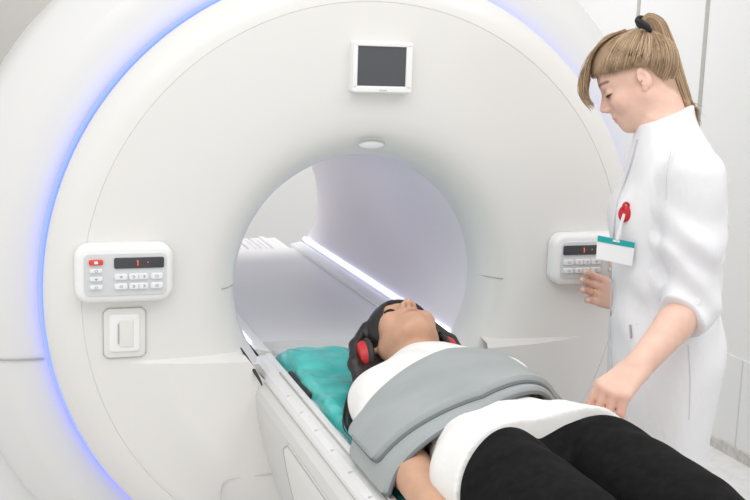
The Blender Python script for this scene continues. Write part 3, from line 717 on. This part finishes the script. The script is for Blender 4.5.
#WRAP
def chest(t, y, off):
    """outline of the wrapped chest: t 0 (near edge by the rail) .. 1 (far edge)"""
    k = np.clip((-.60-y)/.35, 0, 1); lift = -.004*k
    pts = [(-.224, .834), (-.218, .856), (-.203, .882), (-.165, .915), (-.108, .945), (-.045, .966+lift*.3), (.015, .972+lift*.3), (.065, .965+lift*.3), (.105, .945), (.138, .914), (.168, .886), (.190, .845)]
    P = spline(pts, 90); s = t*89; i = min(int(s), 88); p = P[i]+(P[i+1]-P[i])*(s-i)
    d = P[min(i+1, 89)]-P[max(i-1, 0)]; d /= np.linalg.norm(d); n = np.array([-d[1], d[0]])
    return p+n*off
bw = tag(empty('body_wrap', (0, -.78, .82)), 'grey padded wrap strapped across the lying patient chest', 'wrap')
def pad(name, y_top, y_bot, t0, t1, off, th, cr, m, piping):
    nu, nv = 90, 26; V = []; Fc = []
    for j in range(nv+1):
        v = j/nv
        for i in range(nu+1):
            u = i/nu; t = t0+(t1-t0)*u
            ya = y_top(t); yb = y_bot(t)
            du = u*(t1-t0)*.62; m_ = max(0, cr-du)
            ins = cr-math.sqrt(max(0, cr*cr-m_*m_)); ya2, yb2 = ya-ins, yb+ins
            y = ya2+(yb2-ya2)*v
            e = min(1, v/.06, (1-v)/.06, u/.02); e = math.sqrt(max(0, 1-(1-e)**2))
            p = chest(t, y, off+th*e+.0007*math.sin(9*u+3*math.sin(4*v))*e); V.append((p[0], y, p[1]))
    nb = len(V)
    for j in range(nv+1):
        for i in range(nu+1):
            u = i/nu; t = t0+(t1-t0)*u; y = V[j*(nu+1)+i][1]; p = chest(t, y, off-.001); V.append((p[0], y, p[1]))
    for j in range(nv):
        for i in range(nu):
            a = j*(nu+1)+i; Fc += [(a, a+1, a+nu+2, a+nu+1), (nb+a, nb+a+nu+1, nb+a+nu+2, nb+a+1)]
    rim = list(range(nu+1))+[j*(nu+1)+nu for j in range(1, nv+1)]+[nv*(nu+1)+i for i in range(nu-1, -1, -1)]+[j*(nu+1) for j in range(nv-1, 0, -1)]
    for k in range(len(rim)): a, b_ = rim[k], rim[(k+1) % len(rim)]; Fc.append((a, nb+a, nb+b_, b_))
    o = fix_normals(link(name, V, Fc, m, bw))
    def near(i): a = np.array(V[i]); b_ = np.array(V[i+nb]); return a*.5+b_*.5
    top = [near(i) for i in range(nu, -1, -1)]; left = [near(j*(nu+1)) for j in range(nv+1)]; bot = [near(nv*(nu+1)+i) for i in range(nu+1)]
    tube(top[:-1]+left+bot[1:], piping, n=8).build('piping', MT['piping'], bw)
    return V, nu, nv
pad('lower_pad', lambda t: -.71+.06*min(t, .7), lambda t: float(np.interp(t, [0, .1, .45, .8, 1], [-.905, -.903, -.888, -.765, -.70])), .0, 1, .003, .010, .03, MT['wrap'], .0035)
Vp, nu, nv = pad('upper_pad', lambda t: float(np.interp(t, [0, .1, .5, 1], [-.70, -.70, -.61, -.66])) if t < .1 or t > .5 else float(np.interp(t, [.1, .22, .38, .5], [-.70, -.692, -.640, -.61])), lambda t: float(np.interp(t, [0, .1, .45, .8, 1], [-.845, -.847, -.862, -.745, -.69])), .125, .985, .0145, .012, .025, MT['wrap'], .004)
# stitched line near the end of the upper pad
mb = MB()
for k in range(9):
    j = 6+int(k*1.7); q = np.array(Vp[j*(nu+1)+2]); q2 = np.array(Vp[(j+1)*(nu+1)+2]); q3 = q+(q2-q)*.6
    n_ = np.array((-.002, 0, .001)); tube([q+n_, q3+n_], .0006, mb, 5)
mb.build('stitching', MT['piping'], bw)

#NURSE
def hairline_(u): return np.interp(u, [-.12, -.09, -.072, -.045, -.024, -.012, .02, .05, .09], [-.075, -.066, -.060, -.025, .022, .032, .038, .044, .058])
TH = math.radians(155); FD = np.array([math.cos(TH), math.sin(TH)]); LD = np.array([-FD[1], FD[0]])
hn = Head((.456, -.470, 1.492), rot(math.radians(150), math.radians(26), math.radians(7)), .90)
F = Field([(.04, .003), (.86, None)], [(-1.0, .003), (-.08, None)], [(0, .010), (.90, .003), (1.12, .008), (1.34, .0028), (1.64, None)])
ctr = lambda x, y: (x, y)
F.loft([(1.42, (.49, -.507), .046, .040), (1.36, (.505, -.52), .10, .052), (1.32, (.513, -.524), .125, .064), (1.20, (.512, -.522), .125, .078), (1.05, (.512, -.522), .110, .074), (.95, (.522, -.528), .135, .09), (.84, (.522, -.528), .145, .085), (.76, (.52, -.527), .14, .08)], 'z', LD, FD, .03, 2.2)
F.cone((.492, -.510, 1.40), hn.P(-.018, 0, -.02), .050, .046, .025)
hn.sculpt(F)
SL, EL, WL = W(695, 176, -.165), W(692, 304, -.18), W(637, 368, -.33)
F.chain([SL, EL], [.042, .036], .02); F.chain([EL, EL*.65+WL*.35, WL], [.036, .0345, .026], .01)
KN = W(611, 392, -.385)
lh = hand(F, WL, KN-WL, (-.42, -.45, 1), -1, [(.10, (.85, .6, .3)), (.03, (.9, .6, .3)), (-.04, (.95, .6, .3)), (-.11, (1., .6, .3))], [(1, .22, -.35), (1, -.05, -.5), (.9, -.15, -.7)], .98)
SR, ER, WR = np.array([.56, -.37, 1.31]), np.array([.665, -.37, 1.10]), np.array([.625, -.213, .964])
F.chain([SR, ER], [.042, .036], .02); F.chain([ER, WR], [.035, .026], .01)
rh = hand(F, WR, (-.86, .36, .34), (.35, .90, -.1), 1, [(.04, (.30, .55, .3)), (.0, (.38, .6, .3)), (-.05, (.46, .65, .3)), (-.10, (.55, .65, .3))], [(.65, .75, .05), (.75, .60, .22), (.75, .55, .30)], .98)
for s_ in (-1, 1):
    hx = np.array([.522, -.528])+LD*s_*.085
    F.chain([(hx[0], hx[1], .84), (hx[0]+.01, hx[1], .46), (hx[0]+.02, hx[1]-.01, .08)], [.085, .052, .036], .02, .03)
    F.cone((hx[0]+.02, hx[1]-.01, .045), (hx[0]+FD[0]*.14, hx[1]+FD[1]*.14, .03), .034, .026, .02)
F.cut((0, 0, .006), (0, 0, -1))
V, Q = F.mesh()
T = hn.tint(V, (.82, .545, .435), (.64, .20, .21), (.06, .035, .03), (.26, .15, .10), (.82, .46, .38))
for c0 in (lh, rh):    # pinker finger knuckles
    for j in range(4):
        d = np.linalg.norm(V-c0[j][1], axis=1); m_ = np.exp(-(d/.016)**2)[:, None]*.4; T = T*(1-m_)+np.array((.80, .42, .36))*m_
nurse = mesh_obj('person', V, Q, MT['skin'], tint=T)
tag(nurse, 'blonde woman with a ponytail standing in a white medical coat beside the couch', 'person')
lashes(hn, nurse, MT['lash'], .0022)
# coat
F = Field([(.22, .004), (.86, None)], [(-.90, .004), (-.18, None)], [(.40, .006), (.90, .004), (1.50, None)])
coat = [(1.475, (.492, -.510), .056, .050), (1.43, (.490, -.507), .060, .054), (1.395, (.497, -.513), .090, .066), (1.36, (.507, -.520), .135, .084), (1.32, (.512, -.523), .158, .098), (1.20, (.510, -.520), .153, .113), (1.12, (.511, -.520), .145, .110), (1.04, (.513, -.522), .142, .106), (.95, (.523, -.528), .172, .122), (.82, (.517, -.525), .180, .112), (.66, (.507, -.521), .178, .108), (.46, (.503, -.520), .186, .112)]
F.loft(coat, 'z', LD, FD, .02, 2.25)
for s_ in (-1, 1): F.ell(np.array([.505, -.517, 1.215])+np.append(LD*s_*.06+FD*.060, 0), (.045, .045, .055), k=.05)
fd = (WL-EL)/np.linalg.norm(WL-EL)
cuffL = EL+fd*.042
COAT, F = F, Field([(.22, .004), (.86, None)], [(-.90, .004), (-.18, None)], [(.40, .006), (.90, .004), (1.50, None)])
F.chain([SL+np.array([.004, .006, -.004]), SL*.5+EL*.5, EL, cuffL+fd*.04], [.060, .056, .049, .046], .015, .03)
F.chain([SR, ER, ER+(WR-ER)*.55], [.060, .056, .050], .02, .03)
F.cut(cuffL, fd, cuffL-.11, cuffL+.11)
hh = np.clip(.5+.5*(COAT.F-F.F)/.025, 0, 1); COAT.F = COAT.F*(1-hh)+F.F*hh-.025*hh*(1-hh); F = COAT; del hh
def folds(X, Y, Z):
    return ((.0048)*np.sin(70*Z+28*X-22*Y+2.2*np.sin(30*X+11*Z))*np.exp(-((Z-1.16)/.10)**2)*(Y < -.62)
            +.0032*np.sin(38*X-34*Y+20*Z+2*np.sin(11*Z))*np.exp(-((Z-.70)/.22)**2)
            +.0036*np.sin(52*Z-30*X+2*np.sin(26*Y))*np.exp(-((Z-1.04)/.09)**2)
            +.0020*np.sin(34*Z+40*X+1.5*np.sin(33*Y))*np.exp(-((Z-1.25)/.12)**2))
F.warp(folds)
F.cut((.49, -.507, 1.432), (-.38, .18, 1), (.36, -.62, 1.36), (.62, -.40, 1.52))
F.cut((0, 0, .47), (0, 0, -1))
V, Q = F.mesh(); coat_o = mesh_obj('coat', V, Q, MT['coat'], nurse)
# trouser legs and shoes below the coat
for s_ in (-1, 1):
    hx = np.array([.522, -.528])+LD*s_*.085
    mb = MB(); tube([(hx[0]+.008, hx[1], .60), (hx[0]+.012, hx[1], .40), (hx[0]+.02, hx[1]-.01, .09)], [.09, .068, .06], mb, 20); mb.build('trouser_leg', MT['coat'], nurse)
    Fs = Field([(hx[0]-.24, .005), (hx[0]+.10, None)], [(hx[1]-.10, .005), (hx[1]+.18, None)], [(0, .005), (.13, None)])
    Fs.cone((hx[0]+.025, hx[1]-.012, .045), (hx[0]+FD[0]*.145, hx[1]+FD[1]*.145, .03), .046, .036, .02); Fs.cut((0, 0, .001), (0, 0, -1)); V, Q = Fs.mesh(); mesh_obj('shoe', V, Q, MT['card'], nurse)
me_ = nurse.data; co = np.empty(len(me_.vertices)*3, np.float32); me_.vertices.foreach_get('co', co); L_ = hn.loc(co.reshape(-1, 3)); n_ = (np.abs(L_) < .16).all(1)
hm = np.clip((L_[:, 2]-hairline_(L_[:, 0])+.014)/.016, 0, 1)*n_*(L_[:, 0] < .075)*.75*(np.abs(L_[:, 1]) < .0745)
cc = np.empty(len(me_.vertices)*4, np.float32); me_.attributes['tint'].data.foreach_get('color', cc); cc = cc.reshape(-1, 4); cc[:, :3] = cc[:, :3]*(1-hm[:, None])+np.array((.42, .27, .17))*hm[:, None]; me_.attributes['tint'].data.foreach_set('color', cc.ravel())
# raycast helper onto the coat, along the line of sight of the front quarter
from mathutils.bvhtree import BVHTree
bvh = BVHTree.FromObject(coat_o, bpy.context.evaluated_depsgraph_get())
def on_coat(px, py, lift=.001):
    v = Vector(fw+rt*(px-375)/FPX+up*(250-py)/FPX).normalized(); h = bvh.ray_cast(Vector(CAM), v)
    if h[0] is None: return Vector(W(px, py, -.05))
    return h[0]+h[1]*lift
mb = MB(); tube([on_coat(x, y, .0005) for x, y in spline([(638, 140), (633, 160), (625, 184), (618, 203), (615, 225), (613, 255), (611, 285), (611, 320), (612, 350), (613, 372)], 60)], list(np.linspace(.0032, .0014, 60)), mb, 5); mb.build('placket_edge', MT['coatseam'], nurse)
mb = MB(); tube([on_coat(x, y, .0002) for x, y in spline([(688, 345), (690, 380), (689, 420)], 20)], .0008, mb, 5); mb.build('side_seam', MT['coatseam'], nurse)
mb = MB(); tube([on_coat(x, y, .0002) for x, y in spline([(671, 150), (667, 175), (666, 200)], 14)], .0007, mb, 5); mb.build('sleeve_seam', MT['coatseam'], nurse)
mb = MB(); tube([on_coat(x, y, .0002) for x, y in ((636, 324), (655, 326), (668, 329))], .0006, mb, 5); mb.build('pocket_seam', MT['coatseam'], nurse)
b0 = on_coat(697, 302, .0); bn = (Vector(CAM)-b0).normalized(); mb = MB(); tube([b0-bn*.001, b0+bn*.003], [.006, .0055], mb, 16); mb.build('cuff_button', MT['card'], nurse)
mb = MB(); tube([on_coat(631, 325, .003), on_coat(632, 338, .003)], .0022, mb, 8); pen = mb.build('pen_clip', MT['steel'], None); tag(pen, 'slim metal pen clipped in the coat pocket of the standing woman', 'pen')
# gold ring on the right hand
p = rh[2]; mid = np.array(p[0])*.45+np.array(p[1])*.55; ax = np.array(p[1])-np.array(p[0]); ax /= np.linalg.norm(ax); a1 = np.cross(ax, (0, 0, 1.)); a1 /= np.linalg.norm(a1); a2 = np.cross(ax, a1)
mb = MB(); tube([mid+(a1*math.cos(a)+a2*math.sin(a))*.0094 for a in np.linspace(0, 2*PI, 25)], .0016, mb, 6); mb.build('ring', MT['gold'], nurse)

# blond hair: base cap, brushed strands, tie, ponytail, fringe
F = Field([(.26, .003), (.66, None)], [(-.68, .003), (-.24, None)], [(1.32, .003), (1.68, None)])
hn.e(F, (.000, 0, .043), (.095, .079, .080), .01); hn.e(F, (.026, 0, .052), (.073, .068, .074), .02)
hairline = hairline_
Lx = [g for g in F.g]; XX, YY, ZZ = np.meshgrid(*Lx, indexing='ij'); L = hn.loc(np.stack([XX.ravel(), YY.ravel(), ZZ.ravel()], 1)); cutd = ((hairline(L[:, 0])-L[:, 2])*.75*hn.s).reshape(F.F.shape); F.F = np.maximum(F.F, cutd.astype(np.float32))
V, Q = F.mesh(); hair = mesh_obj('hair', V, Q, MT['blond'], nurse)
TIE = np.array([-.052, 0, .122]); HC = np.array([.006, 0, .042])
def head_r(dirs):
    r1 = 1/np.sqrt((dirs[:, 0]/np.where(dirs[:, 0] > 0, .0945, .102))**2+(dirs[:, 1]/.081)**2+(dirs[:, 2]/.085)**2); return r1
def slerp(a, b, t):
    a = a/np.linalg.norm(a); b = b/np.linalg.norm(b); om = math.acos(np.clip(a@b, -1, 1)); s = math.sin(om)+1e-9
    return (np.sin((1-t)*om)[:, None]*a+np.sin(t*om)[:, None]*b)/s
ps = []; ix = []; rd = []
for k in range(1500):
    u = rng.uniform(-.090, .094) if k % 3 else rng.uniform(.03, .096); side_ = rng.choice([-1, 1], p=[.25, .75])
    v = hairline(u)+.002+abs(rng.normal(0, .006))*rng.choice([-.7, 1])
    # a point on the hairline of the cap
    w2 = 1-(u/.098)**2-((v-.043)/.08)**2
    w = side_*.082*math.sqrt(max(w2, 0)) if w2 > 0 else side_*rng.uniform(0, .03)
    d0 = np.array([u, w, v])-HC+rng.normal(0, .002, 3)
    d1 = TIE-HC+np.array([rng.normal(0, .006), rng.normal(0, .008), 0])
    t0 = rng.uniform(0, .5) if rng.random() < .4 else 0
    t = np.linspace(t0, 1, 16); D = slerp(d0, d1, t); D += np.array([0, 0, 1])*0
    D /= np.linalg.norm(D, axis=1)[:, None]; rr = head_r(D)+rng.uniform(.0, .0025)
    Pl = HC+np.array([0, 0, .008])*0+D*rr[:, None]
    ps.append(np.array([hn.P(*q) for q in Pl])); rd.append(rng.uniform(.0004, .0009)); ix.append(int(rng.choice([0, 1, 2], p=[.42, .40, .18])))
strands('hair_strands', ps, rd, [MT['blond1'], MT['blond2'], MT['blond3']], ix, nurse)
tail = [W(643, 26, .02), W(649, 20, .02), W(656, 24, .02), W(662, 38, .02), W(668, 56, .02), W(675, 78, .02), W(684, 100, .02), W(693, 117, .02)]
tr = [.010, .013, .016, .018, .019, .018, .014, .005]
F = Field([(.36, .003), (.68, None)], [(-.68, .003), (-.36, None)], [(1.34, .003), (1.68, None)])
F.chain(tail, [r*.88 for r in tr], .004); V, Q = F.mesh(); mesh_obj('ponytail', V, Q, MT['blond'], nurse)
ps = []; ix = []; rd = []
for k in range(520):
    a = rng.uniform(0, 2*PI); q = rng.uniform(.86, 1.12); P = []
    for i, c_ in enumerate(tail):
        d = (tail[min(i+1, len(tail)-1)]-tail[max(i-1, 0)]); d /= np.linalg.norm(d); n1 = np.cross(d, VH); n1 /= np.linalg.norm(n1); n2 = np.cross(d, n1)
        r = tr[i]*q+(.003 if i == len(tail)-1 else 0); P.append(c_+(n1*math.cos(a+.08*i)+n2*math.sin(a+.08*i))*r)
    P[-1] = P[-1]+np.array([rng.normal(0, .006), rng.normal(0, .004), rng.normal(-.012, .012)])
    ps.append(spline(P, 22)); rd.append(rng.uniform(.0006, .0012)); ix.append(int(rng.choice([0, 1, 2], p=[.45, .35, .20])))
strands('ponytail_strands', ps, rd, [MT['blond1'], MT['blond2'], MT['blond3']], ix, nurse)
# fringe falling in front of the brow
ps = []; ix = []; rd = []
for k in range(190):
    q = rng.uniform(0, 1); w = rng.uniform(-.035, .04); j = rng.normal(0, .0018, (6, 3))
    P = np.array([(-.01, w*.8, .126), (.035, w, .127), (.078+.005*q, w*1.05, .104+.004*q), (.105+.014*q, w*1.1, .068+.006*q), (.122+.018*q, w*1.1, .026+.006*q), (.118+.012*q, w*1.05, -.014+.012*(1-q))])+j
    ps.append(spline([hn.P(*x) for x in P], 22)[:int(rng.integers(15, 23))]); rd.append(rng.uniform(.0005, .0009)); ix.append(int(rng.choice([0, 1, 2], p=[.45, .38, .17])))
for k in range(330):   # hair swept back over the forehead and temple
    a_ = np.array([rng.uniform(.075, .097), rng.uniform(-.04, .05), rng.uniform(.058, .085)])-HC; b_ = TIE-HC+np.array([rng.normal(0, .008), rng.normal(0, .012), 0])
    D = slerp(a_, b_, np.linspace(0, 1, 14)); D /= np.linalg.norm(D, axis=1)[:, None]; rr = head_r(D)+rng.uniform(-.001, .003)
    ps.append(np.array([hn.P(*x) for x in HC+D*rr[:, None]])); rd.append(rng.uniform(.0005, .0010)); ix.append(int(rng.choice([0, 1, 2], p=[.45, .38, .17])))
strands('fringe', ps, rd, [MT['blond1'], MT['blond2'], MT['blond3']], ix, nurse)
mb = MB(); c0 = W(643, 23, .015); mb = tube([W(635, 20, -.02), W(641, 22, -.02), W(647, 27, -.018), W(651, 31, -.012)], [.003, .0065, .007, .004], mb, 10)
tube([c0+np.array([.014*math.cos(a), .014*math.sin(a)*.7, .012*math.sin(a)]) for a in np.linspace(0, 2*PI, 20)], .004, mb, 8); mb.build('hair_tie', MT['tie'], nurse)

# identity badge hanging on the coat
bd = tag(empty('id_badge', tuple(W(617, 250, -.10))), 'white card with teal top hanging from a red reel on the coat', 'badge')
r_ = on_coat(626, 214, .004); nb_ = Vector((-VH[0]-.25, -VH[1], .05)).normalized()
mb = MB(); tube([r_-nb_*.004, r_+nb_*.002, r_+nb_*.005], [.0125, .0125, .009], mb, 24); mb.v = [tuple(Vector(p)+Vector((0, 0, (p[2]-r_.z)*.35))) for p in mb.v]; mb.build('reel', MT['badge'], bd)
mb = MB(); c1 = on_coat(628, 207, .006); tube([c1+Vector((.006*math.cos(a), 0, .007*math.sin(a))) for a in np.linspace(0, 2*PI, 17)], .003, mb, 8); mb.build('reel_clip', MT['badge'], bd)
cpos = lambda x, y, o=0: W(x, y, -.135+o)
mb = MB(); tube([r_+nb_*.003, Vector(W(621, 224, -.128)), Vector(W(619, 234, -.136)), Vector(W(617, 240, -.138))], [.0035, .003, .005, .004], mb, 8); mb.build('strap', MT['clear'], bd)
def card(name, cs, m, off, th):
    f_ = [cpos(x, y, off) for x, y in cs]; b_ = [p+VH*th for p in f_]; fix_normals(link(name, f_+b_, [(0, 1, 2, 3), (7, 6, 5, 4), (0, 4, 5, 1), (1, 5, 6, 2), (2, 6, 7, 3), (3, 7, 4, 0)], m, bd, smooth=False))
card('card', [(597.5, 236), (635, 243.5), (632, 266), (596, 258.5)], MT['card'], 0, .002)
card('card_header', [(597.8, 235.5), (635, 242.8), (634.3, 248.2), (597.4, 241.4)], MT['cardteal'], -.001, .002)
card('card_slot', [(613, 239.5), (620, 240.8), (619.8, 242.8), (612.8, 241.5)], MT['card'], -.0025, .001)

#LIGHTS
def area(name, loc, rotd, sx, sy, e, col=(1, 1, 1)):
    l = bpy.data.lights.new(name, 'AREA'); l.shape = 'RECTANGLE'; l.size = sx; l.size_y = sy; l.energy = e; l.color = col
    o = bpy.data.objects.new(name, l); C.objects.link(o); o.location = loc; o.rotation_euler = [math.radians(a) for a in rotd]; return o
area('ceiling_light', (-.9, -1.6, 2.85), (0, 0, 0), 1.6, 1.6, 17)
area('ceiling_light', (.9, -1.3, 2.85), (0, 0, 0), 1.2, 1.2, 11)
area('ceiling_light', (.3, 2.15, 2.85), (0, 0, 0), 1.6, .7, 28)
w = bpy.data.worlds.new('world'); bpy.context.scene.world = w; w.use_nodes = True
w.node_tree.nodes['Background'].inputs[0].default_value = (1., .995, .985, 1); w.node_tree.nodes['Background'].inputs[1].default_value = .96
vs = bpy.context.scene.view_settings
vs.view_transform = 'Standard'; vs.look = 'None'; vs.gamma = 1; vs.exposure = 0; vs.use_curve_mapping = False
bpy.context.scene.display_settings.display_device = 'sRGB'
